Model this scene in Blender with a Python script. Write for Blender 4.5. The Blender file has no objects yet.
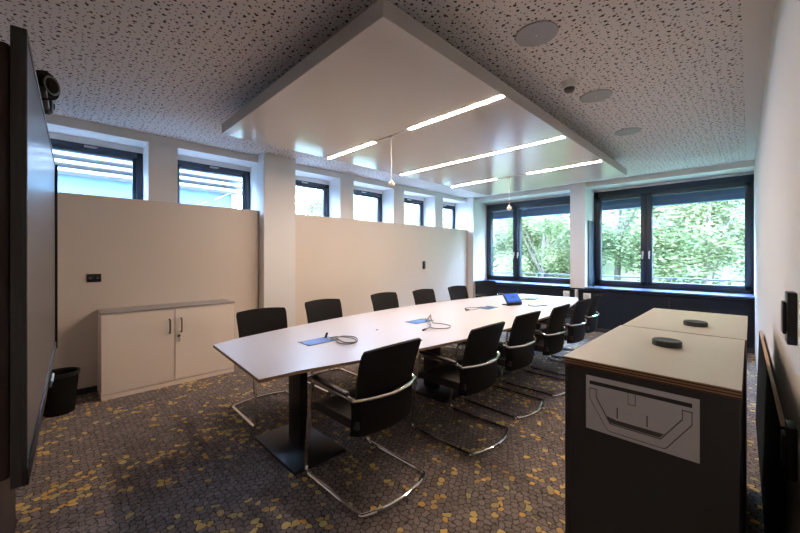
import bpy, bmesh, math, random
from mathutils import Vector, Matrix
random.seed(7)
SC = bpy.context.scene
COL = SC.collection
PI = math.pi

# ------------------------------------------------------------------ camera, world, sun, exposure
F_PX, HORIZON, VPX = 348.0, 256.0, 750.0
YAW = math.atan((VPX-400)/F_PX)
CAM_H = 1.42
cam_data = bpy.data.cameras.new('camera')
cam_data.sensor_fit = 'HORIZONTAL'; cam_data.sensor_width = 36.0
cam_data.lens = F_PX/800*36.0
cam_data.shift_x = 0.0
cam_data.shift_y = -(266.5-HORIZON)/800.0
cam_data.clip_start = 0.02; cam_data.clip_end = 300
cam = bpy.data.objects.new('camera', cam_data); COL.objects.link(cam)
cam.location = (0, 0, CAM_H); cam.rotation_euler = (PI/2, 0, YAW)
SC.camera = cam

W = bpy.data.worlds.new('world'); SC.world = W; W.use_nodes = True
bg = W.node_tree.nodes['Background']
bg.inputs[0].default_value = (0.45, 0.63, 1.0, 1); bg.inputs[1].default_value = 66.0
sd = bpy.data.lights.new('sun', 'SUN'); sd.energy = 14.0; sd.angle = math.radians(1.0); sd.color = (1, .95, .86)
sun = bpy.data.objects.new('sun', sd); COL.objects.link(sun)
sun.location = (6, -10, 12)
sun.rotation_euler = Vector((-.45, .75, -.75)).to_track_quat('-Z', 'Y').to_euler()
SC.view_settings.view_transform = 'Standard'; SC.view_settings.look = 'None'
SC.view_settings.gamma = 1; SC.view_settings.use_curve_mapping = False
SC.view_settings.exposure = 0.0
STRIP_POWER = 205.0
STRIP_COLOR = (1.0, .77, .61)

# ------------------------------------------------------------------ materials
def mat(name, color, rough=.6, metal=0.0, emit=None, estr=0, coat=0.0, noise=0.0, nscale=40, bump=0.0, spec=.5):
    m = bpy.data.materials.new(name); m.use_nodes = True
    nt = m.node_tree; b = nt.nodes['Principled BSDF']
    b.inputs['Base Color'].default_value = (*color, 1); b.inputs['Roughness'].default_value = rough
    b.inputs['Metallic'].default_value = metal; b.inputs['Coat Weight'].default_value = coat
    b.inputs['Specular IOR Level'].default_value = spec
    if emit: b.inputs['Emission Color'].default_value = (*emit, 1); b.inputs['Emission Strength'].default_value = estr
    if noise or bump:
        tc = nt.nodes.new('ShaderNodeTexCoord'); n = nt.nodes.new('ShaderNodeTexNoise')
        n.inputs['Scale'].default_value = nscale; n.inputs['Detail'].default_value = 4
        nt.links.new(tc.outputs['Object'], n.inputs['Vector'])
        if noise:
            r = nt.nodes.new('ShaderNodeMapRange')
            r.inputs['To Min'].default_value = 1-noise; r.inputs['To Max'].default_value = 1+noise
            nt.links.new(n.outputs['Fac'], r.inputs['Value'])
            mx = nt.nodes.new('ShaderNodeVectorMath'); mx.operation = 'SCALE'
            mx.inputs[0].default_value = color; nt.links.new(r.outputs[0], mx.inputs['Scale'])
            nt.links.new(mx.outputs[0], b.inputs['Base Color'])
        if bump:
            bp = nt.nodes.new('ShaderNodeBump'); bp.inputs['Strength'].default_value = bump; bp.inputs['Distance'].default_value = .002
            nt.links.new(n.outputs['Fac'], bp.inputs['Height']); nt.links.new(bp.outputs[0], b.inputs['Normal'])
    return m

M = {}
M['wall'] = mat('wall paint', (.72, .70, .69), .75, noise=.02, nscale=3, bump=.05)
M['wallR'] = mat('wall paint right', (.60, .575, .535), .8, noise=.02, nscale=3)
M['partition'] = mat('partition laminate', (.65, .555, .475), .45, noise=.015, nscale=2)
M['cab'] = mat('cabinet laminate', (.84, .73, .64), .42, noise=.01, nscale=5)
M['cabtop'] = mat('grey cabinet top', (.34, .31, .30), .4, noise=.03)
M['black'] = mat('black powder coat', (.010, .010, .012), .4, noise=.1, spec=.35)
M['blackmatte'] = mat('black matte', (.028, .026, .026), .6)
M['fabric'] = mat('black upholstery', (.009, .008, .008), .9, noise=.25, nscale=400, bump=.4, spec=.25)
M['leather'] = mat('black seat leather', (.014, .013, .013), .5, noise=.1, nscale=60)
M['chrome'] = mat('chrome tube', (.78, .77, .76), .09, 1.0, noise=.01)
M['steel'] = mat('brushed steel', (.55, .55, .55), .3, 1.0, noise=.04)
M['frame'] = mat('dark blue grey window frame', (.024, .038, .060), .4, noise=.05)
M['clad'] = mat('dark radiator cladding', (.010, .014, .024), .7, noise=.06, spec=.2)
M['sill'] = mat('dark glossy sill', (.05, .09, .18), .33, noise=.05)
M['tabletop'] = mat('warm white laminate', (.43, .395, .38), .38, noise=.01, nscale=5)
M['plate'] = mat('grey metal plate', (.62, .59, .60), .45, noise=.03)
M['platedark'] = mat('plate outline', (.08, .075, .075), .6)
M['grey'] = mat('lilac grey speaker grille', (.36, .35, .37), .7, noise=.03, nscale=300)
M['greyp'] = mat('light grey plastic', (.62, .60, .58), .5)
M['white'] = mat('white plastic', (.75, .75, .75), .45)
M['puck'] = mat('dark green grey lid', (.03, .037, .034), .5, noise=.08)
M['cream'] = mat('cream laminate top', (.56, .51, .42), .42, noise=.02, nscale=6)
M['brown'] = mat('dark brown board', (.028, .012, .008), .6, noise=.2, nscale=8)
M['screen'] = mat('black display glass', (.02, .02, .024), .28, coat=.0, spec=.9)
M['bezel'] = mat('dark grey bezel', (.03, .029, .028), .45)
M['gloss'] = mat('high gloss white panel', (.60, .56, .545), .17, coat=.0, noise=.01, nscale=2)
M['paneledge'] = mat('panel edge', (.46, .44, .42), .5)
M['skylid'] = mat('hatch lid with painted sky reflection', (.07, .19, .50), .25, .3, noise=.04)  # blue of the reflected sky is painted into the lid's base colour
M['greycable'] = mat('grey cable sleeve', (.16, .14, .13), .5, noise=.3, nscale=300)
M['greencable'] = mat('pale green cable', (.35, .5, .25), .5)
M['strip'] = mat('light strip diffuser', (1, .9, .8), .5, emit=STRIP_COLOR, estr=STRIP_POWER)
M['louvre'] = mat('white louvre metal', (.16, .16, .16), .5, noise=.02)
M['bluewall'] = mat('pale blue render', (.045, .085, .105), .8, noise=.08, nscale=12)
M['blind'] = mat('blue grey blind box', (.10, .17, .30), .5, noise=.04)
M['railing'] = mat('grey outdoor rail', (.22, .23, .24), .4)
M['bark'] = mat('bark', (.10, .08, .06), .9, noise=.3, nscale=8)
M['outer'] = mat('outside concrete', (.40, .41, .42), .85, noise=.05)
M['plate2'] = mat('dark nickel', (.10, .09, .08), .35, .8)
M['board'] = mat('dull black', (.012, .011, .010), 1.0, noise=.1, spec=.03)
M['pen'] = mat('light blue stylus', (.45, .60, .75), .3)
M['wood'] = mat('pale wood edge band', (.42, .25, .13), .5, noise=.15, nscale=30)

def N(nt, typ, **kw):
    n = nt.nodes.new(typ)
    for k, v in kw.items(): setattr(n, k, v)
    return n
def glass_mat():
    m = bpy.data.materials.new('thin window glass'); m.use_nodes = True; nt = m.node_tree; nt.nodes.clear()
    o = N(nt, 'ShaderNodeOutputMaterial'); t = N(nt, 'ShaderNodeBsdfTransparent'); g = N(nt, 'ShaderNodeBsdfGlossy')
    g.inputs['Roughness'].default_value = 0.01; t.inputs[0].default_value = (.93, .97, .96, 1)
    f = N(nt, 'ShaderNodeFresnel'); f.inputs[0].default_value = 1.45
    x = N(nt, 'ShaderNodeMixShader')
    ge = N(nt, 'ShaderNodeNewGeometry')
    inv = N(nt, 'ShaderNodeMath', operation='SUBTRACT'); inv.inputs[0].default_value = 1; nt.links.new(ge.outputs['Backfacing'], inv.inputs[1])
    mu = N(nt, 'ShaderNodeMath', operation='MULTIPLY'); nt.links.new(f.outputs[0], mu.inputs[0]); nt.links.new(inv.outputs[0], mu.inputs[1])
    nt.links.new(mu.outputs[0], x.inputs[0]); nt.links.new(t.outputs[0], x.inputs[1]); nt.links.new(g.outputs[0], x.inputs[2])
    nt.links.new(x.outputs[0], o.inputs[0]); return m
M['glass'] = glass_mat()

def vmath(nt, op, a, b=None, scale=None):
    n = N(nt, 'ShaderNodeVectorMath', operation=op)
    for i, s in ((0, a), (1, b)):
        if s is None: continue
        if isinstance(s, tuple): n.inputs[i].default_value = s
        else: nt.links.new(s, n.inputs[i])
    if scale is not None: n.inputs['Scale'].default_value = scale
    return n
def fmath(nt, op, a, b=None, c=None, clamp=False):
    n = N(nt, 'ShaderNodeMath', operation=op, use_clamp=clamp)
    for i, s in ((0, a), (1, b), (2, c)):
        if s is None: continue
        if isinstance(s, (int, float)): n.inputs[i].default_value = s
        else: nt.links.new(s, n.inputs[i])
    return n.outputs[0]

def carpet_mat():
    m = bpy.data.materials.new('cell pattern carpet'); m.use_nodes = True; nt = m.node_tree
    b = nt.nodes['Principled BSDF']; L = nt.links.new
    tc = N(nt, 'ShaderNodeTexCoord')
    nz = N(nt, 'ShaderNodeTexNoise'); nz.inputs['Scale'].default_value = 21; nz.inputs['Detail'].default_value = 1
    L(tc.outputs['Object'], nz.inputs['Vector'])
    off = vmath(nt, 'SCALE', vmath(nt, 'SUBTRACT', nz.outputs['Color'], (.5, .5, .5)).outputs[0], scale=.05)
    p0 = vmath(nt, 'ADD', tc.outputs['Object'], off.outputs[0])
    p1 = vmath(nt, 'MULTIPLY', p0.outputs[0], (1, 1, 0))
    p = vmath(nt, 'SCALE', p1.outputs[0], scale=1/.042)
    p = vmath(nt, 'ADD', p.outputs[0], (1000, 1732.0508, 0))
    r = (1, 1.7320508, 1); h = (.5, .8660254, 0)
    a = vmath(nt, 'SUBTRACT', vmath(nt, 'MODULO', p.outputs[0], r).outputs[0], h)
    b2 = vmath(nt, 'SUBTRACT', vmath(nt, 'MODULO', vmath(nt, 'SUBTRACT', p.outputs[0], h).outputs[0], r).outputs[0], h)
    la = vmath(nt, 'LENGTH', a.outputs[0]).outputs['Value']; lb = vmath(nt, 'LENGTH', b2.outputs[0]).outputs['Value']
    sel = fmath(nt, 'LESS_THAN', la, lb)
    mx = N(nt, 'ShaderNodeMix', data_type='VECTOR')
    L(sel, mx.inputs[0]); L(b2.outputs[0], mx.inputs[4]); L(a.outputs[0], mx.inputs[5])
    gv = mx.outputs[1]
    cid = vmath(nt, 'SUBTRACT', p.outputs[0], gv)
    rid = vmath(nt, 'SNAP', vmath(nt, 'ADD', cid.outputs[0], (.1, .1, 0)).outputs[0], (.25, .25, .25))
    wn = N(nt, 'ShaderNodeTexWhiteNoise', noise_dimensions='3D'); L(rid.outputs[0], wn.inputs['Vector'])
    ab = vmath(nt, 'ABSOLUTE', gv)
    d1 = vmath(nt, 'DOT_PRODUCT', ab.outputs[0], (.5, .8660254, 0)).outputs['Value']
    sx = N(nt, 'ShaderNodeSeparateXYZ'); L(ab.outputs[0], sx.inputs[0])
    hd = fmath(nt, 'MAXIMUM', d1, sx.outputs[0])
    la2 = vmath(nt, 'LENGTH', gv).outputs['Value']
    # base grey-brown cells
    cell = N(nt, 'ShaderNodeMapRange'); cell.inputs['To Min'].default_value = .75; cell.inputs['To Max'].default_value = 1.25
    L(wn.outputs['Value'], cell.inputs['Value'])
    pile = N(nt, 'ShaderNodeTexNoise'); pile.inputs['Scale'].default_value = 260; pile.inputs['Detail'].default_value = 3
    L(tc.outputs['Object'], pile.inputs['Vector'])
    pr = N(nt, 'ShaderNodeMapRange'); pr.inputs['From Min'].default_value = .3; pr.inputs['From Max'].default_value = .7
    pr.inputs['To Min'].default_value = .4; pr.inputs['To Max'].default_value = 1.6
    L(pile.outputs['Fac'], pr.inputs['Value'])
    line = N(nt, 'ShaderNodeMapRange'); line.inputs['From Min'].default_value = .40; line.inputs['From Max'].default_value = .47
    line.inputs['To Min'].default_value = 1; line.inputs['To Max'].default_value = .28
    L(hd, line.inputs['Value'])
    k = fmath(nt, 'MULTIPLY', fmath(nt, 'MULTIPLY', cell.outputs[0], pr.outputs[0]), line.outputs[0])
    base = vmath(nt, 'SCALE', (.245, .20, .178)); L(k, base.inputs['Scale'])
    # yellow cells, gathered into drifts
    cl = N(nt, 'ShaderNodeTexNoise'); cl.inputs['Scale'].default_value = 1.7; cl.inputs['Detail'].default_value = 2.5
    L(vmath(nt, 'ADD', tc.outputs['Object'], (3.3, 8.1, 0)).outputs[0], cl.inputs['Vector'])
    th = N(nt, 'ShaderNodeMapRange'); th.inputs['From Min'].default_value = .40; th.inputs['From Max'].default_value = .66
    th.inputs['To Min'].default_value = .012; th.inputs['To Max'].default_value = .29
    L(cl.outputs['Fac'], th.inputs['Value'])
    sc = N(nt, 'ShaderNodeSeparateColor'); L(wn.outputs['Color'], sc.inputs[0])
    isy = fmath(nt, 'LESS_THAN', sc.outputs[0], th.outputs[0])
    inside = fmath(nt, 'LESS_THAN', la2, .47)
    isy = fmath(nt, 'MULTIPLY', isy, inside)
    str_ = N(nt, 'ShaderNodeMapRange'); str_.inputs['To Min'].default_value = .5; str_.inputs['To Max'].default_value = 1.0
    L(sc.outputs[1], str_.inputs['Value'])
    fac = fmath(nt, 'MULTIPLY', isy, str_.outputs[0])
    cr = N(nt, 'ShaderNodeValToRGB'); L(sc.outputs[2], cr.inputs[0])
    cr.color_ramp.elements[0].color = (.68, .38, .11, 1); cr.color_ramp.elements[1].color = (.58, .48, .20, 1)
    e = cr.color_ramp.elements.new(.5); e.color = (.76, .52, .17, 1)
    ys = N(nt, 'ShaderNodeVectorMath', operation='SCALE'); L(cr.outputs[0], ys.inputs[0])
    L(fmath(nt, 'MULTIPLY_ADD', pr.outputs[0], .5, .65), ys.inputs['Scale'])
    mc = N(nt, 'ShaderNodeMix', data_type='RGBA'); L(fac, mc.inputs[0]); L(base.outputs[0], mc.inputs[6]); L(ys.outputs[0], mc.inputs[7])
    L(mc.outputs[2], b.inputs['Base Color'])
    b.inputs['Roughness'].default_value = .95; b.inputs['Specular IOR Level'].default_value = .15
    bp = N(nt, 'ShaderNodeBump'); bp.inputs['Strength'].default_value = .6; bp.inputs['Distance'].default_value = .004
    L(k, bp.inputs['Height']); L(bp.outputs[0], b.inputs['Normal'])
    return m
M['carpet'] = carpet_mat()

def ceiling_mat():
    m = bpy.data.materials.new('perforated acoustic ceiling'); m.use_nodes = True; nt = m.node_tree
    b = nt.nodes['Principled BSDF']; L = nt.links.new
    tc = N(nt, 'ShaderNodeTexCoord')
    p = vmath(nt, 'MULTIPLY', tc.outputs['Object'], (1, 1, 0)).outputs[0]
    def dots(scale, rmin, rmax, prob, offset):
        v = N(nt, 'ShaderNodeTexVoronoi', voronoi_dimensions='2D', feature='F1'); v.inputs['Scale'].default_value = scale
        v.inputs['Randomness'].default_value = .62
        L(vmath(nt, 'ADD', p, offset).outputs[0], v.inputs['Vector'])
        s = N(nt, 'ShaderNodeSeparateColor'); L(v.outputs['Color'], s.inputs[0])
        mr = N(nt, 'ShaderNodeMapRange'); mr.inputs['To Min'].default_value = rmin*scale; mr.inputs['To Max'].default_value = rmax*scale
        L(s.outputs[0], mr.inputs['Value'])
        on = fmath(nt, 'LESS_THAN', s.outputs[1], prob)
        return fmath(nt, 'MULTIPLY', fmath(nt, 'LESS_THAN', v.outputs['Distance'], mr.outputs[0]), on)
    d = fmath(nt, 'MAXIMUM', dots(15.5, .0075, .0105, .9, (0, 0, 0)), dots(27, .0036, .0062, 1.0, (.31, .77, 0)))
    s = N(nt, 'ShaderNodeSeparateXYZ'); L(tc.outputs['Object'], s.inputs[0])
    d = fmath(nt, 'MULTIPLY', d, fmath(nt, 'LESS_THAN', s.outputs[0], -.035))
    mc = N(nt, 'ShaderNodeMix', data_type='RGBA'); L(d, mc.inputs[0])
    mc.inputs[6].default_value = (.67, .62, .62, 1); mc.inputs[7].default_value = (.05, .04, .04, 1)
    L(mc.outputs[2], b.inputs['Base Color']); b.inputs['Roughness'].default_value = .9
    return m
M['ceil'] = ceiling_mat()

def ply_mat():
    m = bpy.data.materials.new('plywood edge'); m.use_nodes = True; nt = m.node_tree
    b = nt.nodes['Principled BSDF']; L = nt.links.new
    tc = N(nt, 'ShaderNodeTexCoord'); s = N(nt, 'ShaderNodeSeparateXYZ'); L(tc.outputs['Object'], s.inputs[0])
    w = fmath(nt, 'SINE', fmath(nt, 'MULTIPLY', s.outputs[2], 2*PI/.0085))
    cr = N(nt, 'ShaderNodeValToRGB'); L(fmath(nt, 'MULTIPLY_ADD', w, .5, .5), cr.inputs[0])
    cr.color_ramp.elements[0].color = (.06, .022, .01, 1); cr.color_ramp.elements[1].color = (.33, .17, .075, 1)
    cr.color_ramp.elements[0].position = .3; cr.color_ramp.elements[1].position = .6
    L(cr.outputs[0], b.inputs['Base Color']); b.inputs['Roughness'].default_value = .6
    return m
M['ply'] = ply_mat()
def leaf_mat(name, c1, c2):
    m = bpy.data.materials.new(name); m.use_nodes = True; nt = m.node_tree; nt.nodes.clear(); L = nt.links.new
    o = N(nt, 'ShaderNodeOutputMaterial'); d = N(nt, 'ShaderNodeBsdfDiffuse'); t = N(nt, 'ShaderNodeBsdfTranslucent')
    x = N(nt, 'ShaderNodeMixShader'); x.inputs[0].default_value = .5
    tc = N(nt, 'ShaderNodeTexCoord'); n = N(nt, 'ShaderNodeTexNoise'); n.inputs['Scale'].default_value = 1.3; n.inputs['Detail'].default_value = 6
    L(tc.outputs['Object'], n.inputs['Vector'])
    cr = N(nt, 'ShaderNodeValToRGB'); cr.color_ramp.elements[0].color = (*c1, 1); cr.color_ramp.elements[1].color = (*c2, 1)
    cr.color_ramp.elements[0].position = .38; cr.color_ramp.elements[1].position = .62
    L(n.outputs['Fac'], cr.inputs[0]); L(cr.outputs[0], d.inputs[0]); L(cr.outputs[0], t.inputs[0])
    L(d.outputs[0], x.inputs[1]); L(t.outputs[0], x.inputs[2]); L(x.outputs[0], o.inputs[0]); return m
M['leaf'] = leaf_mat('leaves', (.11, .145, .065), (.27, .29, .15))
M['leafdark'] = leaf_mat('leaves dark', (.09, .135, .07), (.22, .255, .14))
M['leafpale'] = leaf_mat('leaves pale', (.18, .21, .12), (.34, .36, .24))
M['hill'] = mat('wooded hillside', (.11, .135, .07), .95, noise=.45, nscale=.9)
M['grass'] = mat('grass bank', (.07, .12, .05), .95, noise=.3, nscale=5)

# ------------------------------------------------------------------ mesh helpers
class MB:
    def __init__(s): s.bm = bmesh.new(); s.mats = []
    def mi(s, m):
        if m not in s.mats: s.mats.append(m)
        return s.mats.index(m)
    def merge(s, other_bm, m):
        i = s.mi(m)
        for f in other_bm.faces: f.material_index = i
        me = bpy.data.meshes.new('tmp'); other_bm.to_mesh(me); other_bm.free()
        s.bm.from_mesh(me); bpy.data.meshes.remove(me); return s
    def box(s, x0, x1, y0, y1, z0, z1, m, bev=0.0, seg=2, rot=None):
        b = bmesh.new(); bmesh.ops.create_cube(b, size=1)
        for v in b.verts: v.co = Vector((v.co.x*(x1-x0), v.co.y*(y1-y0), v.co.z*(z1-z0)))
        if bev: bmesh.ops.bevel(b, geom=list(b.edges), offset=bev, segments=seg, affect='EDGES', profile=.5)
        c = Vector(((x0+x1)/2, (y0+y1)/2, (z0+z1)/2))
        for v in b.verts: v.co = (rot @ v.co if rot else v.co) + c
        return s.merge(b, m)
    def prism(s, pts, axis, a0, a1, m, bev=0.0):
        b = bmesh.new()
        def P(p, a): return {'x': (a, p[0], p[1]), 'y': (p[0], a, p[1]), 'z': (p[0], p[1], a)}[axis]
        lo = [b.verts.new(P(p, a0)) for p in pts]; hi = [b.verts.new(P(p, a1)) for p in pts]
        b.faces.new(lo); b.faces.new(hi[::-1]); n = len(pts)
        for i in range(n): b.faces.new((lo[i], hi[i], hi[(i+1) % n], lo[(i+1) % n]))
        bmesh.ops.recalc_face_normals(b, faces=b.faces)
        if bev: bmesh.ops.bevel(b, geom=list(b.edges), offset=bev, segments=2, affect='EDGES')
        return s.merge(b, m)
    def cyl(s, p0, p1, r, m, r2=None, seg=20, bev=0.0):
        p0 = Vector(p0); p1 = Vector(p1); d = p1-p0
        b = bmesh.new(); bmesh.ops.create_cone(b, cap_ends=True, segments=seg, radius1=r, radius2=r if r2 is None else r2, depth=d.length)
        if bev: bmesh.ops.bevel(b, geom=[e for e in b.edges if len(e.link_faces) == 2 and e.calc_face_angle(0) > 1.0], offset=bev, segments=2, affect='EDGES')
        q = d.to_track_quat('Z', 'Y').to_matrix()
        for v in b.verts: v.co = q @ v.co + (p0+p1)/2
        return s.merge(b, m)
    def lathe(s, prof, m, seg=28, c=(0, 0, 0)):
        b = bmesh.new(); rings = []
        for r, z in prof:
            if r < 1e-6: rings.append([b.verts.new((c[0], c[1], c[2]+z))])
            else: rings.append([b.verts.new((c[0]+r*math.cos(2*PI*i/seg), c[1]+r*math.sin(2*PI*i/seg), c[2]+z)) for i in range(seg)])
        for A, B in zip(rings, rings[1:]):
            for i in range(seg):
                j = (i+1) % seg
                if len(A) == 1 and len(B) == 1: continue
                if len(A) == 1: b.faces.new((A[0], B[i], B[j]))
                elif len(B) == 1: b.faces.new((A[i], A[j], B[0]))
                else: b.faces.new((A[i], A[j], B[j], B[i]))
        bmesh.ops.recalc_face_normals(b, faces=b.faces)
        return s.merge(b, m)
    def tube(s, pts, r, m, seg=10, closed=False, radii=None):
        pts = [Vector(p) for p in pts]; n = len(pts); b = bmesh.new(); rings = []
        def tan(i):
            if closed: return (pts[(i+1) % n]-pts[(i-1) % n]).normalized()
            return (pts[min(i+1, n-1)]-pts[max(i-1, 0)]).normalized()
        t = tan(0); up = Vector((0, 0, 1)) if abs(t.z) < .9 else Vector((1, 0, 0))
        u = (up - t*up.dot(t)).normalized()
        for i in range(n):
            t = tan(i); u = (u - t*u.dot(t)).normalized(); w = t.cross(u); R = radii[i] if radii else r
            rings.append([b.verts.new(pts[i]+R*(math.cos(2*PI*k/seg)*u+math.sin(2*PI*k/seg)*w)) for k in range(seg)])
        rng = range(n) if closed else range(n-1)
        for i in rng:
            A = rings[i]; B = rings[(i+1) % n]; sh = 0
            if closed and i == n-1:
                sh = min(range(seg), key=lambda q: (A[0].co-B[q].co).length)
            for k in range(seg):
                b.faces.new((A[k], A[(k+1) % seg], B[(k+1+sh) % seg], B[(k+sh) % seg]))
        if not closed: b.faces.new(rings[0][::-1]); b.faces.new(rings[-1])
        bmesh.ops.recalc_face_normals(b, faces=b.faces)
        return s.merge(b, m)
    def sheet(s, fn, nu, nv, th, m):
        b = bmesh.new(); F = [[], []]
        for j in range(nv+1):
            for side in (0, 1): F[side].append([])
            for i in range(nu+1):
                u, v = -1+2*i/nu, j/nv; e = 1e-3
                P = Vector(fn(u, v)); du = Vector(fn(min(u+e, 1), v))-Vector(fn(max(u-e, -1), v)); dv = Vector(fn(u, min(v+e, 1)))-Vector(fn(u, max(v-e, 0)))
                nn = du.cross(dv).normalized()
                F[0][-1].append(b.verts.new(P+nn*th/2)); F[1][-1].append(b.verts.new(P-nn*th/2))
        for j in range(nv):
            for i in range(nu):
                b.faces.new((F[0][j][i], F[0][j][i+1], F[0][j+1][i+1], F[0][j+1][i]))
                b.faces.new((F[1][j][i], F[1][j+1][i], F[1][j+1][i+1], F[1][j][i+1]))
        for j in range(nv):
            for i in (0, nu): b.faces.new((F[0][j][i], F[0][j+1][i], F[1][j+1][i], F[1][j][i]))
        for i in range(nu):
            for j in (0, nv): b.faces.new((F[0][j][i], F[0][j][i+1], F[1][j][i+1], F[1][j][i]))
        bmesh.ops.recalc_face_normals(b, faces=b.faces)
        return s.merge(b, m)
    def build(s, name, parent=None, smooth=True, loc=None):
        me = bpy.data.meshes.new(name)
        s.bm.to_mesh(me); s.bm.free()
        for m in s.mats: me.materials.append(M[m])
        o = bpy.data.objects.new(name, me); COL.objects.link(o)
        if loc: o.location = loc
        if parent: o.parent = parent
        if smooth:
            me.polygons.foreach_set('use_smooth', [True]*len(me.polygons))
            me.set_sharp_from_angle(angle=math.radians(35))
        return o

def tag(o, label=None, cat=None, group=None, kind=None):
    if label: o['label'] = label
    if cat: o['category'] = cat
    if group: o['group'] = group
    if kind: o['kind'] = kind
    return o
def empty(name, loc=(0, 0, 0), rz=0):
    o = bpy.data.objects.new(name, None); COL.objects.link(o); o.location = loc; o.rotation_euler = (0, 0, rz)
    o.empty_display_size = .1; return o
def copy_tree(o, parent=None):
    c = o.copy(); COL.objects.link(c)
    if parent: c.parent = parent
    for ch in list(o.children): copy_tree(ch, c)
    return c
def fillet(pts, rads, closed=False, n=6):
    pts = [Vector(p) for p in pts]; out = []; L = len(pts)
    for i, p in enumerate(pts):
        r = rads[i] if isinstance(rads, (list, tuple)) else rads
        if (not closed and i in (0, L-1)) or r <= 0: out.append(p); continue
        a = pts[i-1]-p; b = pts[(i+1) % L]-p
        r = min(r, a.length*.49, b.length*.49)
        A = p+a.normalized()*r; B = p+b.normalized()*r
        for k in range(n+1):
            t = k/n; out.append(A*(1-t)**2+p*2*t*(1-t)+B*t*t)
    return out
def struct(o): o['kind'] = 'structure'; return o

# ------------------------------------------------------------------ room shell
ZC = 2.83
PX, WX, FX = -4.84, -4.88, -5.25        # partition face, wall face, window plane
YB, YL, YW = 7.20, 7.28, 7.80           # back pier face, lintel face, window plane
YF = -0.95                               # wall behind the camera
def wr(y): return .132-.0114*y           # right wall face
struct(MB().box(-5.5, .6, YF-.2, 8.0, -.1, 0, 'carpet').build('floor', smooth=False))
struct(MB().box(-5.6, .6, YF-.2, 8.1, ZC, ZC+.25, 'ceil').build('ceiling', smooth=False))
WIN = [(-.20, .77), (1.06, 2.06), (2.46, 3.43), (3.71, 4.68), (4.97, 5.94), (6.22, 7.16)]
w = MB()
w.box(-5.42, WX, YF-.15, 7.16, 0, 1.86, 'wall')
w.box(-5.42, WX, YF-.15, 7.16, 2.73, ZC+.02, 'wall')
ys = [YF-.15]+[v for p in WIN for v in p]
for i in range(0, len(ys)-1, 2):
    w.box(-5.42, WX, ys[i], ys[i+1], 1.85, 2.74, 'wall')
w.box(-5.42, -5.20, YF-.15, 7.16, 2.665, 2.74, 'wall')
w.build('wall_left', smooth=False); struct(bpy.data.objects['wall_left'])
struct(MB().box(-4.9, -4.68, 2.035, 2.50, 0, ZC, 'wall').build('wall_left_pillar', smooth=False))
struct(MB().box(-5.42, -4.68, 7.13, 8.0, 0, ZC, 'wall').build('wall_corner', smooth=False))
struct(MB().box(WX-.005, PX, YF, 2.03, .0, 2.055, 'partition', bev=.002).build('wall_left_lining', smooth=False))
struct(MB().box(WX-.005, PX, 2.505, 7.125, .0, 2.055, 'partition', bev=.002).build('wall_left_lining', smooth=False))
w = MB()
w.box(-4.68, .12, YL, 8.0, 2.74, ZC+.02, 'wall')
w.box(-4.68, .12, YW-.05, 8.0, 2.68, 2.75, 'wall')
w.box(-2.495, -2.225, YB, 8.0, .80, ZC, 'wall')
w.box(-4.68, .12, 7.26, 8.0, 0, .80, 'wall')
struct(w.build('wall_back', smooth=False))
cl = MB()
cl.box(-4.68, .05, 7.225, 7.262, 0, .765, 'clad', bev=.002)
for x in (-3.6, -.95): cl.box(x, x+.012, 7.221, 7.226, .08, .74, 'blackmatte')
struct(cl.build('trim_1', smooth=False))
struct(MB().box(-4.80, .055, 7.185, 7.215, .775, .80, 'clad', bev=.003).build('trim_2', smooth=False))
struct(MB().box(-4.68, -2.50, 7.17, 7.80, .80, .825, 'sill', bev=.004).build('window_sill', smooth=False))
struct(MB().box(-2.22, .055, 7.17, 7.80, .80, .825, 'sill', bev=.004).build('window_sill', smooth=False))
struct(MB().box(-2.223, -2.205, 7.35, 7.76, .826, 2.11, 'frame').build('trim_3', smooth=False))
# right wall (very slightly splayed) and the wall behind the camera
b = MB().prism([(wr(YF-.2), YF-.2), (wr(8.05), 8.05), (.55, 8.05), (.55, YF-.2)], 'z', 0, ZC+.02, 'wallR')
struct(b.build('wall_right', smooth=False))
struct(MB().box(-5.5, .5, YF-.15, YF, 0, ZC+.02, 'wall').build('wall_front', smooth=False))
struct(MB().box(PX, PX+.012, YF, .32, 0, .06, 'blackmatte').box(PX, PX+.012, 1.58, 2.03, 0, .06, 'blackmatte').box(PX, PX+.012, 2.505, 7.12, 0, .06, 'blackmatte').build('baseboard_left', smooth=False))
struct(MB().box(-4.66, .045, 7.213, 7.225, 0, .07, 'blackmatte').build('baseboard_back', smooth=False))

# ------------------------------------------------------------------ windows
def window_left(i, y0, y1):
    e = empty('window_%d' % i, (FX, (y0+y1)/2, 1.86)); struct(e)
    hw = (y1-y0)/2; H = .82
    f = MB()
    for a in ((-hw, -hw+.065), (hw-.065, hw)): f.box(-.04, .035, a[0], a[1], 0, H, 'frame', bev=.004)
    f.box(-.04, .035, -hw, hw, 0, .07, 'frame', bev=.004); f.box(-.04, .035, -hw, hw, H-.075, H, 'frame', bev=.004)
    f.box(-.03, .022, -hw+.06, hw-.06, H-.11, H-.07, 'frame', bev=.003)
    for a in ((-hw+.06, -hw+.10), (hw-.10, hw-.06)): f.box(-.03, .022, a[0], a[1], .05, H-.07, 'frame', bev=.003)
    f.build('window_frame', e)
    MB().box(-.004, .004, -hw+.07, hw-.07, .05, H-.09, 'glass').build('glass_pane', e, smooth=False)
    h = MB(); h.box(.03, .05, -.05, .05, H-.052, H-.030, 'steel', bev=.003); h.box(.05, .066, -.045, .065, H-.046, H-.036, 'steel', bev=.003)
    h.build('window_handle', e)
for i, (a, b_) in enumerate(WIN): window_left(i+1, a, b_)
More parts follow.
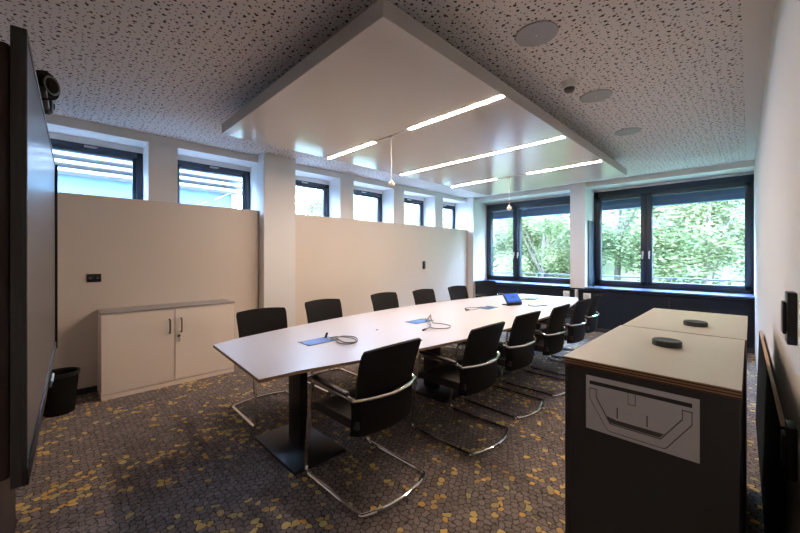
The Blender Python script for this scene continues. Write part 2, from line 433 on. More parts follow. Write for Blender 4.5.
def window_back(i, x0, x1, mull, h1, h2):
    z0, z1 = .825, 2.70
    e = empty('window_%d' % i, ((x0+x1)/2, YW, z0)); struct(e); cx = (x0+x1)/2
    f = MB(); H = z1-z0
    f.box(x0-cx, x0-cx+.07, -.06, .06, 0, H, 'frame', bev=.004); f.box(x1-cx-.055, x1-cx, -.06, .06, 0, H, 'frame', bev=.004)
    f.box(x0-cx, x1-cx, -.06, .06, 0, .06, 'frame', bev=.004); f.box(x0-cx, x1-cx, -.06, .06, H-.12, H, 'frame', bev=.004)
    m = mull-cx; f.box(m-.025, m+.025, -.06, .05, .05, H-.1, 'frame', bev=.004)
    f.build('window_frame', e)
    for (a, c, hs) in ((x0-cx+.055, m-.012, 1), (m+.012, x1-cx-.04, -1)):
        s = MB()
        s.box(a, a+.075, -.085, .02, .045, H-.11, 'frame', bev=.006); s.box(c-.075, c, -.085, .02, .045, H-.11, 'frame', bev=.006)
        s.box(a, c, -.085, .02, .045, .12, 'frame', bev=.006); s.box(a, c, -.085, .02, H-.185, H-.11, 'frame', bev=.006)
        so = s.build('window_sash', e)
        MB().box(a+.07, c-.07, -.012, -.004, .11, H-.18, 'glass').build('glass_pane', so, smooth=False)
        hx = c-.038 if hs == 1 else a+.038
        h = MB(); h.box(hx-.013, hx+.013, -.095, -.084, .60, .69, 'steel', bev=.004)
        h.cyl((hx, -.09, .665), (hx, -.125, .665), .009, 'steel'); h.box(hx-.010, hx+.010, -.135, -.120, .545, .675, 'white', bev=.005)
        tag(h.build('window_handle', so), 'white lever handle')
window_back(7, -4.68, -2.495, -3.88, 0, 0)
window_back(8, -2.225, .055, -1.345, 0, 0)

# ------------------------------------------------------------------ outside
def hill():
    bm = bmesh.new(); rnd = random.Random(3); nx, ny = 40, 14; V = []
    for j in range(ny+1):
        V.append([bm.verts.new((-55+95*i/nx, 17+26*j/ny+rnd.uniform(-.4, .4), -.4+14*(j/ny)**.8*(1-.0*j)+rnd.uniform(-.5, .5))) for i in range(nx+1)])
    for j in range(ny):
        for i in range(nx): bm.faces.new((V[j][i], V[j][i+1], V[j+1][i+1], V[j+1][i]))
    return bm
hb = MB(); hb.merge(hill(), 'hill'); struct(hb.build('hillside_outside'))
struct(MB().box(-12, -5.42, -12, 20, -.29, -.2, 'outer').build('terrace_outside', smooth=False))
struct(MB().box(-60, 40, -30, 70, -.45, -.30, 'grass').build('ground_outside', smooth=False))
for k, (x0, x1) in enumerate(((-4.75, -2.40), (-2.25, .15))):
    o = MB().box(x0, x1, 8.02, 8.14, 2.36, 2.82, 'blind', bev=.01)
    for z in (2.45, 2.54): o.box(x0, x1, 8.014, 8.022, z, z+.006, 'railing')
    o = o.build('blind_box'); tag(o, 'blue-grey exterior blind box above the back window ' + ('nearest the left corner' if k == 0 else 'nearest the right wall'), 'blind')
    r = MB(); r.box(x0+.05, x1-.05, 8.05, 8.09, .99, 1.02, 'railing', bev=.005); r.box(x0+.05, x1-.05, 8.05, 8.08, .91, .925, 'railing', bev=.003)
    for x in (x0+.06, (x0+x1)/2, x1-.09): r.box(x, x+.03, 8.02, 8.09, .84, 1.0, 'railing')
    tag(r.build('guard_rail'), 'low grey rail outside the ' + ('left' if k == 0 else 'right') + ' back window', 'railing')

bd = empty('neighbouring_building', (-7.0, -1, -.3))
tag(bd, 'pale blue building with white louvres outside the first two left windows', 'building')
MB().box(-2.4, -.06, -7, 3.55, 0, 2.95, 'bluewall').build('wall', bd, smooth=False)
lv = MB()
for i in range(5):
    z = 2.92+i*.115
    lv.box(-.10, .05, -7, 3.62, z, z+.055, 'louvre', bev=.006, rot=Matrix.Rotation(math.radians(-18), 3, 'Y'))
lv.build('louvre', bd, smooth=False)
MB().box(-2.4, -.12, -7, 3.5, 2.95, 3.5, 'bluewall').build('upper_wall', bd, smooth=False)
MB().box(-2.5, .10, -7, 3.66, 3.48, 3.62, 'louvre', bev=.01).build('roof_edge', bd, smooth=False)
MB().box(-.058, -.03, 3.42, 3.52, .3, 2.93, 'louvre').build('corner_post', bd, smooth=False)

def crown_mesh(rad, n, size, seed):
    rnd = random.Random(seed); bm = bmesh.new()
    cl = []
    for _ in range(26):
        d = Vector((rnd.gauss(0, 1), rnd.gauss(0, 1), rnd.gauss(0, .8))).normalized()*rnd.uniform(.35, .92)
        cl.append((Vector((d.x*rad[0], d.y*rad[1], d.z*rad[2])), rnd.uniform(.22, .42)*min(rad)))
    for _ in range(n):
        c, r = rnd.choice(cl)
        d = Vector((rnd.gauss(0, 1), rnd.gauss(0, 1), rnd.gauss(0, .75))).normalized()*r*rnd.uniform(.5, 1.15)
        p = c+d; s = size*rnd.uniform(.6, 1.4)
        q = Matrix.Rotation(rnd.uniform(0, 2*PI), 3, 'Z') @ Matrix.Rotation(rnd.uniform(-1.1, 1.1), 3, 'X')
        vs = [bm.verts.new(p+q@Vector(v)) for v in ((-s*.5, 0, 0), (-s*.05, -s*.28, s*.05), (s*.55, 0, 0), (-s*.05, s*.28, s*.05))]
        bm.faces.new(vs)
    return bm
TREES = [
 # x, y, z, rx, ry, rz, mat, label
 (-11.5, 13.0, 2.2, 2.6, 2.0, 3.0, 'leaf', 'bushy tree filling the left end of the left back window'),
 (-8.3, 14.0, 2.6, 2.6, 2.0, 3.2, 'leafpale', 'pale green tree behind the middle of the left back window'),
 (-5.6, 13.2, 1.8, 2.2, 1.8, 2.6, 'leaf', 'green tree seen beside the white pier in the left back window'),
 (-3.2, 13.5, 2.4, 2.2, 1.9, 3.0, 'leafdark', 'darker green tree behind the narrow sash of the right back window'),
 (-.9, 13.0, 1.8, 2.0, 1.7, 2.5, 'leaf', 'tree with bare lower stems in the middle of the right back window'),
 (1.2, 14.2, 3.0, 2.4, 1.9, 3.2, 'leafpale', 'pale tree at the right edge of the right back window'),
 (-9.9, 15.8, 1.9, 2.6, 1.6, 2.6, 'leaf', 'leafy tree between the nearer trees behind the left back window'),
 (-6.6, 16.4, 2.4, 2.6, 1.6, 2.8, 'leafpale', 'pale bushy tree standing back behind the left back window'),
 (-10.0, 19.0, 4.8, 4.6, 2.6, 4.2, 'leafpale', 'tall pale tree far behind the left back window'),
 (-3.5, 19.0, 4.8, 4.6, 2.6, 4.4, 'leaf', 'tall sunlit tree far behind the white pier'),
 (3.0, 19.0, 4.8, 4.4, 2.6, 4.4, 'leaf', 'tall sunlit tree far behind the right back window'),
 (-13.5, 8.0, 3.0, 1.8, 2.0, 2.6, 'leafpale', 'pale tree outside the small left windows furthest from the display'),
]
for i, (x, y, z, rx, ry, rz, m, lab) in enumerate(TREES):
    t = empty('tree', (x, y, -.32)); tag(t, lab, 'tree', 'trees outside the windows')
    zc = z+.32
    far = y > 16
    cb = crown_mesh((rx, ry, rz), 20000 if not far else 12000, .10 if not far else .19, 100+i)
    for v in cb.verts: v.co.z = max(v.co.z+zc, .05)
    mb = MB(); mb.merge(cb, m); mb.build('crown', t, smooth=False)
    rnd = random.Random(i); tr = MB()
    tr.tube([(0, 0, 0), (.05, 0, zc*.5), (.1, .05, zc+rz*.6)], .09, 'bark', seg=8, radii=[.13, .09, .03])
    tr.build('trunk', t)
    br = MB()
    for k in range(5):
        a = rnd.uniform(0, 2*PI); z0 = rnd.uniform(.25, .9)*zc; l = rnd.uniform(.35, .6)
        br.tube([(0.04, 0, z0), (math.cos(a)*rx*l*.5, math.sin(a)*ry*l*.5, z0+.9), (math.cos(a)*rx*l, math.sin(a)*ry*l, z0+1.9)], .03, 'bark', seg=6, radii=[.035, .022, .008])
    br.build('branches', t)

# ------------------------------------------------------------------ suspended ceiling panel with light strips
pn = empty('ceiling_panel', (-2.465, 3.56, 2.6))
tag(pn, 'large suspended glossy white ceiling panel with light strips above the table', 'ceiling panel')
PX0, PX1, PY0, PY1 = -3.60+2.465, -1.275+2.465, 1.15-3.56, 5.96-3.56
MB().box(PX0, PX1, PY0, PY1, 0, .008, 'gloss').build('underside', pn, smooth=False)
MB().box(PX0, PX1, PY0, PY1, .008, .10, 'paneledge', bev=.003).build('edge_frame', pn, smooth=False)
def strip(x0, x1, y, name='light_strip'):
    MB().box(x0+2.465, x1+2.465, y-.0175-3.56, y+.0175-3.56, -.003, .0, 'strip').build(name, pn, smooth=False)
strip(-3.585, -2.74, 2.355); strip(-2.235, -1.285, 2.345)
strip(-3.585, -1.30, 3.585)
strip(-3.585, -2.74, 4.81); strip(-2.25, -1.31, 4.82)
for y in (2.35, 4.815):
    MB().box(-2.74+2.465, -2.235+2.465, y-.012-3.56, y+.012-3.56, -.005, 0, 'greyp').build('joint_cover', pn, smooth=False)
for x in (-1.0, 1.0):
    for y in (-2.0, -.7, .7, 2.0):
        MB().cyl((x, y, .10), (x, y, .23), .006, 'steel', seg=8).box(x-.03, x+.03, y-.02, y+.02, .10, .12, 'black').build('hanger', pn)
for k, (x, y, zb, lab) in enumerate(((-2.486, 2.353, 2.125, 'hanging ball microphone nearest the display, on a thin white cord'),
                       (-2.54, 4.83, 2.135, 'hanging ball microphone furthest from the display, on a thin white cord'))):
    e = empty('hanging_microphone', (x, y, 2.595)); tag(e, lab, 'microphone', 'ball microphones hanging from the ceiling panel')
    MB().lathe([(0, 0), (.022, 0), (.022, -.008), (.008, -.016), (0, -.016)], 'greyp').build('mount', e)
    MB().cyl((0, 0, -.01), (0, 0, zb+.03-2.595), .0035, 'white', seg=8).build('cord', e)
    prof = [(math.sin(a)*.034, math.cos(a)*.034+zb-2.595) for a in [PI*i/14 for i in range(15)]]; prof[0] = (0, prof[0][1]); prof[-1] = (0, prof[-1][1])
    MB().lathe(prof, 'greyp').build('ball', e)
    MB().lathe([(0, .046), (.010, .046), (.012, .032), (0, .030)], 'white', c=(0, 0, zb-2.595)).build('collar', e)

for k, (x, y, lab) in enumerate(((-.955, 2.17, 'round grey ceiling speaker nearest the camera'), (-.955, 3.38, 'round grey ceiling speaker beside the smoke detector, middle of three'),
                  (-.975, 4.60, 'round grey ceiling speaker nearest the back windows'))):
    o = MB().lathe([(0, 0), (.125, 0), (.128, -.004), (.125, -.009), (.10, -.011), (0, -.012)], 'grey', seg=48).lathe([(0, -.012), (.006, -.0135), (0, -.0145)], 'white', seg=12).build('ceiling_speaker', loc=(x, y, ZC))
    tag(o, lab, 'speaker', 'round ceiling speakers')
e = empty('smoke_detector', (-1.035, 2.97, ZC)); tag(e, 'small round smoke detector on the perforated ceiling', 'smoke detector')
MB().lathe([(0, 0), (.060, 0), (.060, -.035), (.056, -.048), (0, -.048)], 'greyp').build('base', e)
MB().lathe([(.0, -.045), (.042, -.048), (.036, -.070), (.02, -.080), (0, -.082)], 'platedark').build('sensor', e)

# ------------------------------------------------------------------ meeting table
tb = empty('meeting_table', (-2.43, 3.43, 0)); tag(tb, 'long boat-shaped white-topped meeting table on black flat pedestals', 'table')
def half(y): return .488+.35*max(0, 1-((y-3.42)/2.6)**2)
out = []
K = 26
for i in range(K+1):
    y = .83+(6.02-.83)*i/K; out.append((half(y), y-3.43))
left = [(-x, y) for x, y in out][::-1]
left[0] = (-.46, 5.99-3.43); out[-1] = (.455, 6.05-3.43)
left[-1] = (-.468, .865-3.43); out[0] = (.525, .80-3.43)
pts = out+left
def top_mesh():
    b = MB()
    b.prism(pts, 'z', .720, .7385, 'wood'); b.prism(pts, 'z', .7385, .740, 'tabletop'); return b
top_mesh().build('tabletop', tb, smooth=False)
MB().box(-.30, .30, -2.3, 2.3, .665, .72, 'black', bev=.003).box(-.42, .42, -2.2, -2.14, .69, .72, 'black').build('under_frame', tb, smooth=False)
for yc in (1.30, 2.86, 3.80, 5.40):
    y = yc-3.43
    pd = MB().box(-.055, .125, y-.03, y+.03, .025, .67, 'black', bev=.004).build('pedestal', tb)
    MB().box(-.28, .36, y-.20, y+.20, 0.0, .022, 'black', bev=.004).build('foot_plate', pd)
for k, yc in enumerate((1.50, 2.70, 4.05, 5.35)):
    y = yc-3.43; x = 0.0
    h = MB()
    h.box(x-.085, x+.085, y-.14, y+.14, .740, .7425, 'black', bev=.001); h.build('cable_hatch', tb)
    MB().box(x-.070, x+.072, y-.125, y+.095, .7425, .7440, 'skylid').build('hatch_lid', tb, smooth=False)
for (x, y) in ((-2.417, 2.105), (-1.87, 2.10)):
    MB().lathe([(0, 0), (.012, 0), (.010, .004), (0, .005)], 'black', seg=16).build('table_button', tb, loc=(x+2.43, y-3.43, .740))

def cable(name, pts, r, m, lab, plugs=()):
    pts = [Vector(p) for p in pts]
    # Catmull-Rom
    P = [pts[0]]+pts+[pts[-1]]; out = []
    for i in range(1, len(P)-2):
        for k in range(7):
            t = k/7; a, b_, c, d = P[i-1], P[i], P[i+1], P[i+2]
            out.append(.5*((2*b_)+(-a+c)*t+(2*a-5*b_+4*c-d)*t*t+(-a+3*b_-3*c+d)*t**3))
    out.append(pts[-1]); e = empty(name, tuple(pts[0]))
    o = Vector(pts[0])
    MB().tube([p-o for p in out], r, m, seg=8).build('cord', e)
    for p, q in plugs: MB().cyl(Vector(p)-o, Vector(q)-o, .009, 'black', seg=12, bev=.002).build('plug', e)
    tag(e, lab, 'cable'); return e
Z = .7505
cable('cable_loop', [(-2.42, 1.60, Z), (-2.39, 1.64, Z+.008), (-2.34, 1.71, Z), (-2.25, 1.72, Z), (-2.17, 1.67, Z), (-2.15, 1.60, Z), (-2.20, 1.56, Z), (-2.28, 1.57, Z), (-2.34, 1.62, Z+.010), (-2.36, 1.68, Z+.012), (-2.29, 1.74, Z+.008), (-2.20, 1.71, Z+.008), (-2.14, 1.64, Z+.008), (-2.19, 1.58, Z+.008), (-2.27, 1.59, Z+.010), (-2.36, 1.61, Z+.014)],
      .0045, 'greycable', 'coiled dark cable beside the blue hatch nearest the display', [((-2.43, 1.56, Z+.004), (-2.43, 1.58, Z+.045))])
cab2 = cable('cable_loop', [(-2.42, 2.82, Z), (-2.36, 2.80, Z+.05), (-2.33, 2.76, Z+.06), (-2.30, 2.74, Z+.02), (-2.24, 2.70, Z), (-2.15, 2.72, Z), (-2.03, 2.70, Z), (-1.98, 2.60, Z), (-2.02, 2.53, Z), (-2.09, 2.50, Z), (-2.16, 2.56, Z), (-2.26, 2.64, Z+.006), (-2.34, 2.74, Z+.006)],
      .0045, 'greycable', 'looped dark cable beside the second hatch from the display')
o_ = Vector((-2.42, 2.82, Z))
MB().tube([Vector(p)-o_ for p in fillet([(-2.40, 2.76, Z+.016), (-2.30, 2.68, Z+.018), (-2.16, 2.57, Z+.014), (-2.11, 2.49, Z+.004), (-2.09, 2.42, Z+.003), (-2.08, 2.38, Z+.003)], .04)], .004, 'greycable', seg=8).build('second_cord', cab2)
MB().cyl(Vector((-2.085, 2.40, Z+.003))-o_, Vector((-2.072, 2.35, Z+.003))-o_, .009, 'black', seg=12, bev=.002).build('plug', cab2)
cable('cable_loop', [(-2.50, 4.02, Z), (-2.50, 3.92, Z), (-2.56, 3.84, Z), (-2.58, 3.74, Z), (-2.54, 3.70, Z)], .004, 'greycable',
      'short dark cable at the third hatch, left strand of two', [((-2.545, 3.705, Z+.003), (-2.52, 3.67, Z+.003))])
cable('cable_loop', [(-2.43, 4.00, Z), (-2.44, 3.86, Z), (-2.43, 3.74, Z), (-2.46, 3.64, Z)], .004, 'greycable',
      'short dark cable at the third hatch, right strand of two', [((-2.457, 3.65, Z+.003), (-2.47, 3.60, Z+.003))])
cable('cable_loop', [(-2.16, 4.66, Z+.004), (-2.11, 4.56, Z), (-2.03, 4.55, Z), (-1.98, 4.67, Z), (-1.95, 4.78, Z)], .006, 'blackmatte', 'thick black cable running right from the tablet')
cable('cable_loop', [(-2.44, 5.22, Z), (-2.50, 5.10, Z), (-2.52, 5.31, Z), (-2.40, 5.20, Z), (-2.38, 5.34, Z), (-2.41, 5.50, Z)], .006, 'greencable', 'pale green cable lying by the furthest hatch')
# tablet controller
tn = Vector((.60, -.80, 0)).normalized(); rz = math.atan2(-.60, .80)*-1
e = empty('tablet_controller', (-2.31, 4.52, .7435), math.atan2(.95, .30)); tag(e, 'small touch panel with lit blue screen on a black stand on the table', 'tablet')
R = Matrix.Rotation(math.radians(-38), 3, 'X')
MB().box(-.135, .135, -.012, .004+.006, .012, .178, 'black', bev=.004).build('housing', e)
MB().box(-.13, .13, -.03, .09, 0, .012, 'black', bev=.004).build('stand_base', e)
M['tabscreen'] = mat('lit blue screen', (.02, .05, .2), .2, emit=(.05, .16, .62), estr=1.0)
M['tabicon'] = mat('dark screen marks', (.01, .02, .08), .3, emit=(.02, .05, .22), estr=1)
MB().box(-.120, .120, -.0145, -.012, .030, .168, 'tabscreen').build('screen', e, smooth=False)
ic = MB()
for (x, wd, z, hh) in ((-.035, .006, .095, .04), (-.022, .006, .095, .04), (-.002, .004, .105, .006), (-.002, .004, .120, .006), (.012, .018, .095, .04), (.036, .018, .095, .04)):
    ic.box(x-wd/2, x+wd/2, -.0155, -.0145, z, z+hh, 'tabicon')
ic.box(-.12, .12, -.0155, -.0145, .030, .052, 'tabicon'); ic.build('screen_marks', e, smooth=False)
for n_ in ('housing', 'screen', 'screen_marks'):
    for c in e.children:
        if c.name.startswith(n_): c.rotation_euler = (math.radians(-36), 0, 0); c.location = (0, -.03, .004)

# ------------------------------------------------------------------ chairs
def make_chair():
    t = empty('cantilever_chair')
    r = .0125; W_ = .262
    P = []
    nb = 8
    for k in range(nb+1):
        s_ = -1+2*k/nb; P.append((-.222-.066*(1-s_*s_), s_*(W_-.004), .612))
    core = [(-.20, W_, .618), (.20, W_, .635), (.285, W_, r), (-.295, W_+.004, r)]
    bow = [(-.295-.062*(1-s*s), s*(W_+.004), r) for s in (.66, .33, 0, -.33, -.66)]
    core2 = [(-.295, -W_-.004, r), (.285, -W_, r), (.20, -W_, .635), (-.20, -W_, .618)]
    allp = P+core+bow+core2
    rad = [0]*len(P)+[.03, .07, .075, .02]+[.02]*5+[.02, .075, .07, .03]
    rad[0] = rad[len(P)-1] = .03
    path = fillet(allp, rad, closed=True, n=6)
    q = [path[0]]
    for p in path[1:]:
        if (p-q[-1]).length > .002: q.append(p)
    MB().tube(q, r, 'chrome', seg=10, closed=True).build('tube_frame', t)
    for sy in (-1, 1):
        a = MB().box(-.17, .185, sy*W_-.020, sy*W_+.020, .636, .656, 'leather', bev=.009, seg=3, rot=Matrix.Rotation(-.047, 3, 'Y')).build('armrest', t)
    MB().tube([(.254, -W_, .42), (.235, -.20, .415), (.235, .20, .415), (.254, W_, .42)], .010, 'chrome', seg=8).build('cross_bar', t)
    # seat cushion with waterfall front
    def seat(u, v):
        x = -.225+.485*v; z = .462-.035*max(0, (v-.75)/.25)**2-.012*(1-u*u)*(1-v)
        wd = .236-.012*max(0, (v-.85)/.15)**2
        return (x, u*wd, z)
    MB().sheet(seat, 14, 12, .045, 'leather').build('seat', t)
    MB().box(-.20, .22, -.225, .225, .418, .442, 'blackmatte', bev=.008).build('seat_shell', t)
    def back(u, v):
        z = .585+.305*v
        xx = -.203-.032*v-.050*v*v
        xx -= .030*(1-u*u)
        wd = .229+.014*v
        if v > .88: wd *= 1-.05*((v-.88)/.12)**2
        zz = z+.012*(1-u*u)*v
        return (xx, u*wd, zz)
    MB().sheet(back, 16, 14, .017, 'fabric').build('backrest', t)
    def low(u, v):
        z = .395+.215*v
        xx = -.198-.010*v-.045*(1-u*u)-.01*math.sin(v*PI)
        if abs(u) > .93: xx += .03*((abs(u)-.93)/.07)
        return (xx, u*(.236+.004*v), z)
    MB().sheet(low, 18, 8, .020, 'fabric').build('lumbar_panel', t)
    for sy in (-1, 1):
        for x in (.22, -.25):
            MB().cyl((x, sy*W_, 0), (x, sy*W_, .004), .009, 'black', seg=10).build('glide', t)
    return t
CH = [
 (-1.78, 1.435, 181, 'black armchair with chrome frame nearest the camera, at the near right end of the table', 0),
 (-1.685, 2.35, 180, 'second black armchair from the camera on the right side of the table', 0),
 (-1.72, 3.11, 179, 'third black armchair from the camera on the right side of the table', 0),
 (-1.69, 3.82, 181, 'fourth black armchair from the camera on the right side of the table', 0),
 (-1.69, 4.52, 180, 'fifth black armchair on the right side, next to last before the windows', 0),
 (-1.75, 5.25, 184, 'last black armchair on the right side of the table, nearest the back windows', 0),
 (-3.10, 1.44, -2, 'first black armchair on the left side of the table, in front of the cabinet end', 1),
 (-3.30, 2.27, 0, 'second black armchair from the display on the left side, by the white pillar', 1),
 (-3.36, 3.30, 0, 'third black armchair from the display on the left side of the table', 1),
 (-3.30, 4.07, 0, 'fourth black armchair from the display on the left side of the table', 1),
 (-3.30, 4.94, -3, 'fifth black armchair from the display on the left side of the table', 1),
 (-3.64, 6.25, -28, 'black armchair turned at the far left corner, under the left back window', 1),
]
proto = make_chair()
for i, (x, y, a, lab, g) in enumerate(CH):
    c = proto if i == 0 else copy_tree(proto)
    c.location = (x, y, 0); c.rotation_euler = (0, 0, math.radians(a))
    tag(c, lab, 'chair', 'chairs along the left side of the table' if g else 'chairs along the right side of the table')

# ------------------------------------------------------------------ left cabinet
cb = empty('low_cabinet', (-4.65, .948, 0)); tag(cb, 'low two-door cream cabinet with grey top against the left wall', 'cabinet')
MB().box(-.185, .16, -.622, .622, .04, .842, 'cab', bev=.002).build('carcass', cb, smooth=False)
MB().box(-.175, .180, -.62, .62, 0, .045, 'cab').build('plinth', cb, smooth=False)
MB().box(-.185, .188, -.628, .628, .842, .860, 'cabtop', bev=.002).build('top_board', cb, smooth=False)
for k, (a, b_) in enumerate(((-.62, -.008), (.0, .62))):
    d = MB().box(.161, .180, a, b_, .055, .838, 'cab', bev=.0015).build('door', cb, smooth=False)
    y = -.055 if k == 0 else .055
    h = MB().tube(fillet([(.18, y, .58), (.222, y, .583), (.222, y, .727), (.18, y, .73)], .014), .007, 'plate2', seg=8).build('handle', d)
    if k == 1:
        MB().cyl((.179, .035, .535), (.19, .035, .535), .014, 'black').build('lock', d)
        MB().cyl((.19, .035, .535), (.205, .035, .535), .004, 'steel').box(.20, .204, .025, .045, .475, .515, 'steel', bev=.001).build('key', d)

# wall sockets
def plate(name, loc, rz, w_, h_, lab, cat, n, vertical):
    e = empty(name, loc, rz); tag(e, lab, cat)
    MB().box(0, .010, -w_/2, w_/2, -h_/2, h_/2, 'black', bev=.003).build('cover_plate', e)
    for k in range(n):
        c = (k-(n-1)/2)
        y, z = (0, c*h_/n) if vertical else (c*w_/n, 0)
        s = min(w_, h_)*.30
        MB().box(.010, .014, y-s, y+s, z-s, z+s, 'black', bev=.003).cyl((.0135, y, z), (.0145, y, z), s*.5, 'platedark').build('insert', e)
    return e
plate('wall_socket', (PX, .297, 1.19), 0  , .115, .085, 'black double socket on the left wall above the low cabinet', 'socket', 2, False)
plate('light_switch', (PX, 5.52, 1.23), 0, .085, .165, 'black upright switch plate on the left wall towards the windows', 'switch', 2, True)
for (x, z, w_, lab) in ((-2.565, .672, .12, 'white socket box on the dark cladding left of the white pier'), (-2.19, .652, .13, 'white socket box on the dark cladding below the right of the pier')):
    o = MB().box(x-w_/2, x+w_/2, 7.19, 7.224, z-.06, z+.06, 'white', bev=.006).cyl((x, 7.19, z), (x, 7.187, z), .035, 'greyp').build('wall_socket')
    tag(o, lab, 'socket')
o = MB().box(-2.382, -2.333, 7.12, 7.17, 0, .775, 'greyp', bev=.004).build('steel_post'); tag(o, 'light grey square post under the white pier', 'post')

# right wall switches
for (y, z, lab) in ((1.80, 1.208, 'upper black switch block on the right wall'), (1.80, .752, 'lower black switch block on the right wall')):
    e = empty('light_switch', (wr(y), y, z), .0114); tag(e, lab, 'switch', 'black switch blocks on the right wall')
    MB().box(-.024, 0, -.045, .045, -.088, .088, 'black', bev=.003).build('cover_plate', e)
    MB().box(-.034, -.024, -.034, .034, -.055, .055, 'black', bev=.004).build('rocker', e)

# ------------------------------------------------------------------ right cabinets
for k, (y0, y1, lab) in enumerate(((1.34, 2.153, 'near black cabinet with cream plywood top and grey flap plate'), (2.166, 3.03, 'far black cabinet with cream plywood top, behind the near one'))):
    xc = -.252+.006*k; yc = (y0+y1)/2; e = empty('storage_cabinet', (xc, yc, 0)); tag(e, lab, 'cabinet', 'black cabinets along the right wall')
    hx = .232; hy = (y1-y0)/2
    MB().box(-hx+.018, hx, -hy+.002, hy-.002, .04, 1.024, 'blackmatte', bev=.002).build('carcass', e, smooth=False)
    MB().box(-hx+.03, hx-.01, -hy+.02, hy-.02, 0, .04, 'blackmatte').build('plinth', e, smooth=False)
    MB().box(-hx-.004, hx+.004, -hy, hy, 1.024, 1.0485, 'ply').box(-hx-.004, hx+.004, -hy, hy, 1.0485, 1.05, 'cream').build('top_board', e, smooth=False)
    d = MB().box(-hx, -hx+.017, -hy+.004, hy-.004, .045, 1.018, 'blackmatte', bev=.0015).build('door', e, smooth=False)
    MB().box(-hx-.010, -hx, -hy+.03, -hy+.045, .74, .90, 'black', bev=.003).build('handle', d)
    if k == 0:
        MB().cyl((-hx, -hy+.045, .752), (-hx-.012, -hy+.045, .752), .012, 'steel').build('lock', d)
        MB().tube([(-hx-.014+.010*math.cos(a), -hy+.045, .735+.012*math.sin(a)) for a in [2*PI*i/12 for i in range(12)]], .0015, 'steel', seg=6, closed=True).box(-hx-.018, -hx-.010, -hy+.040, -hy+.052, .688, .722, 'steel', bev=.001).build('key', d)
        # flap plate on the side facing the camera
        u0, u1, v0, v1 = -.4105+.252, -.1036+.252, .9995, .812
        def UV(u, v): return (u0+(u1-u0)*u, v0+(v1-v0)*v)
        yf = -hy+.002
        pl = MB().box(u0, u1, yf-.004, yf, v1, v0, 'plate', bev=.0015).build('flap_plate', e, smooth=False)
        def pp(lst, d0, d1, m, name):
            MB().prism([UV(*p) for p in lst], 'y', yf-d0, yf-d1, m).build(name, pl, smooth=False)
        tag(MB().prism([UV(*p) for p in ((.04, .09), (.945, .09), (.945, .155), (.04, .155))], 'y', yf-.0055, yf-.004, 'blackmatte').build('letter_slot', pl, smooth=False), 'black slot')
        U = [(.045, .24), (.105, .24), (.105, .38), (.245, .80), (.70, .80), (.875, .38), (.875, .235), (.94, .235), (.94, .42), (.745, .90), (.72, .925), (.24, .925), (.205, .87), (.045, .41)]
        Uo = []
        cx_, cy_ = .49, .55
        pp([(.038, .225), (.112, .225), (.112, .37), (.25, .785), (.695, .785), (.868, .37), (.868, .22), (.947, .22), (.947, .43), (.75, .915), (.724, .94), (.236, .94), (.198, .88), (.038, .42)], .0048, .004, 'platedark', 'handle_groove')
        pp(U, .0065, .004, 'plate', 'flap_handle')
        pp([(.415, .16), (.485, .16), (.485, .36), (.415, .36)], .0048, .004, 'platedark', 'tab_groove')
        pp([(.421, .16), (.479, .16), (.479, .345), (.421, .345)], .0058, .004, 'plate', 'tab')
        for u in (.315, .585): pp([(u-.005, .47), (u+.005, .47), (u+.005, .66), (u-.005, .66)], .0048, .004, 'blackmatte', 'slit')
        pp([(.21, .67), (.30, .70), (.62, .70), (.725, .70), (.69, .775), (.25, .775)], .0048, .004, 'platedark', 'recess')
for k, (x, y, r, lab) in enumerate(((-.243, 1.80, .050, 'dark round puck on the near cream cabinet top'), (-.205, 2.42, .050, 'dark round puck on the far cream cabinet top'))):
    o = MB().lathe([(0, 0), (r, 0), (r, .020), (r-.003, .023), (r-.006, .022), (0, .022)], 'puck', seg=40).build('round_puck', loc=(x, y, 1.05)); tag(o, lab, 'puck', 'round pucks on the cabinet tops')

# board leaning in the gap beside the cabinets
e = empty('leaning_board', (.060, 2.75, 0), .0114); tag(e, 'tall thin black board leaning between the cabinets and the right wall', 'board')
e.rotation_euler = (0, math.radians(1.6), .0114)
MB().box(-.009, .006, -.80, 1.55, .0, .775, 'board').build('panel', e, smooth=False)
MB().box(-.009, .006, -.80, 1.55, .775, .778, 'wood').build('edge_band', e, smooth=False)

# ------------------------------------------------------------------ bin
bn = empty('waste_bin', (-4.42, .035, 0)); bn.scale = (.9, .9, .98); tag(bn, 'round black waste bin beside the low cabinet', 'bin')
MB().lathe([(0, .006), (.105, .006), (.11, 0), (.115, .004), (.148, .355), (.148, .37), (.142, .37), (.140, .35), (.108, .012), (0, .012)], 'board', seg=36).build('bin_body', bn)
MB().lathe([(.140, .345), (.154, .345), (.157, .36), (.153, .378), (.141, .378), (.140, .36)], 'black', seg=36).build('rim', bn)

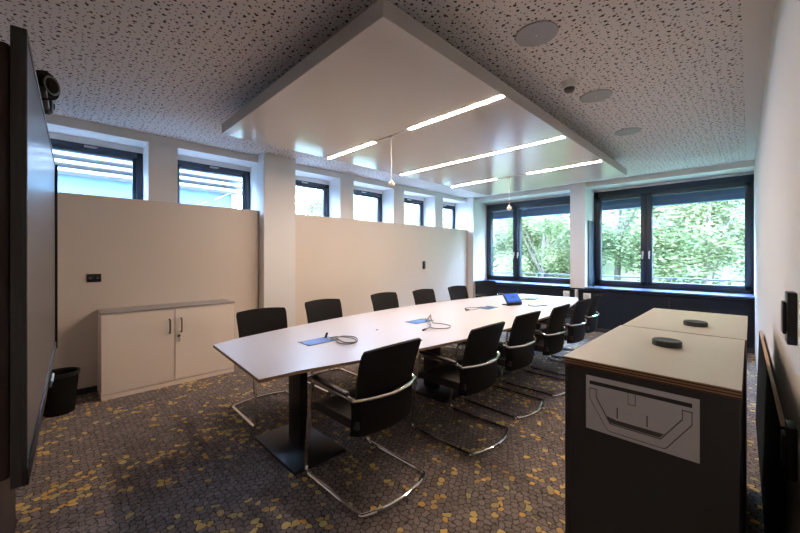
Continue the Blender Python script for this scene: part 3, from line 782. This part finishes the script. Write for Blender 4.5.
# ------------------------------------------------------------------ display on its stand
TW, TZ0, TZ1 = 1.76, .852, 1.982
dv = Vector((-1.844, .057)).normalized()
cxy = Vector((-1.262, -.050))+dv*TW/2
tv = empty('display', (cxy.x, cxy.y, TZ0), math.atan2(-dv.y, -dv.x)); tag(tv, 'very large black wall-size touch display seen almost edge-on at the left', 'display')
H = TZ1-TZ0; hw = TW/2
b = MB()
b.box(-hw, hw, -.026, -.004, 0, H, 'bezel', bev=.003)
b.build('housing', tv)
f = MB()
f.box(-hw, -hw+.018, -.006, .012, 0, H, 'black', bev=.002); f.box(hw-.018, hw, -.006, .003, 0, H, 'bezel', bev=.002)
f.box(-hw, hw, -.006, .006, 0, .042, 'black', bev=.002); f.box(-hw, hw, -.006, .003, H-.018, H, 'bezel', bev=.002)
f.build('bezel', tv)
MB().box(-hw+.017, hw-.017, -.004, .0005, .041, H-.017, 'screen').build('screen', tv, smooth=False)
MB().box(-hw+.12, hw-.010, -.085, -.026, .02, 1.09, 'brown', bev=.01).build('rear_cover', tv)
tag(MB().box(-.22, .02, .006, .016, .0, .006, 'bezel', bev=.002).build('pen_tray', tv), 'metal pen ledge')
for x in (-.10,):
    o = MB().cyl((x-.07, .014, .013), (x+.07, .014, .013), .006, 'pen', seg=12, bev=.001).cyl((x+.07, .014, .013), (x+.085, .014, .013), .005, 'black', r2=.002, seg=12).build('stylus')
    o.parent = tv; 
st = empty('display_stand', (-2.4, -.215, 0), tv.rotation_euler.z); tag(st, 'dark brown floor column carrying the large display', 'stand')
MB().box(-.35, .36, -.11, .06, .0, 1.55, 'brown', bev=.006).build('column', st)
MB().box(-.36, .365, -.30, .065, .0, .02, 'brown', bev=.004).build('base', st)

cm = empty('conference_camera', (-1.84, -.026, TZ1+.006), tv.rotation_euler.z); tag(cm, 'black conference camera with round lens head on top of the display', 'camera')
MB().box(-.16, .12, -.022, .012, 0.001, .018, 'black', bev=.006).build('mount', cm)
MB().box(-.155, -.075, -.02, .022, .001, .045, 'black', bev=.012).cyl((-.11, .022, .024), (-.11, .026, .024), .012, 'screen').build('sensor_pod', cm)
hd = MB().cyl((0, 0, -.028), (0, 0, .028), .050, 'board', seg=32, bev=.014).build('lens_head', cm)
hd.location = (.035, .0, .050); hd.rotation_euler = Vector((.62, .78, 0)).to_track_quat('Z', 'Y').to_euler()
MB().tube([(.030*math.cos(a), .030*math.sin(a), .028) for a in [2*PI*i/28 for i in range(28)]], .003, 'plate2', seg=8, closed=True).build('lens_ring', hd)
MB().cyl((0, 0, .026), (0, 0, .031), .016, 'board', seg=24).build('lens', hd)
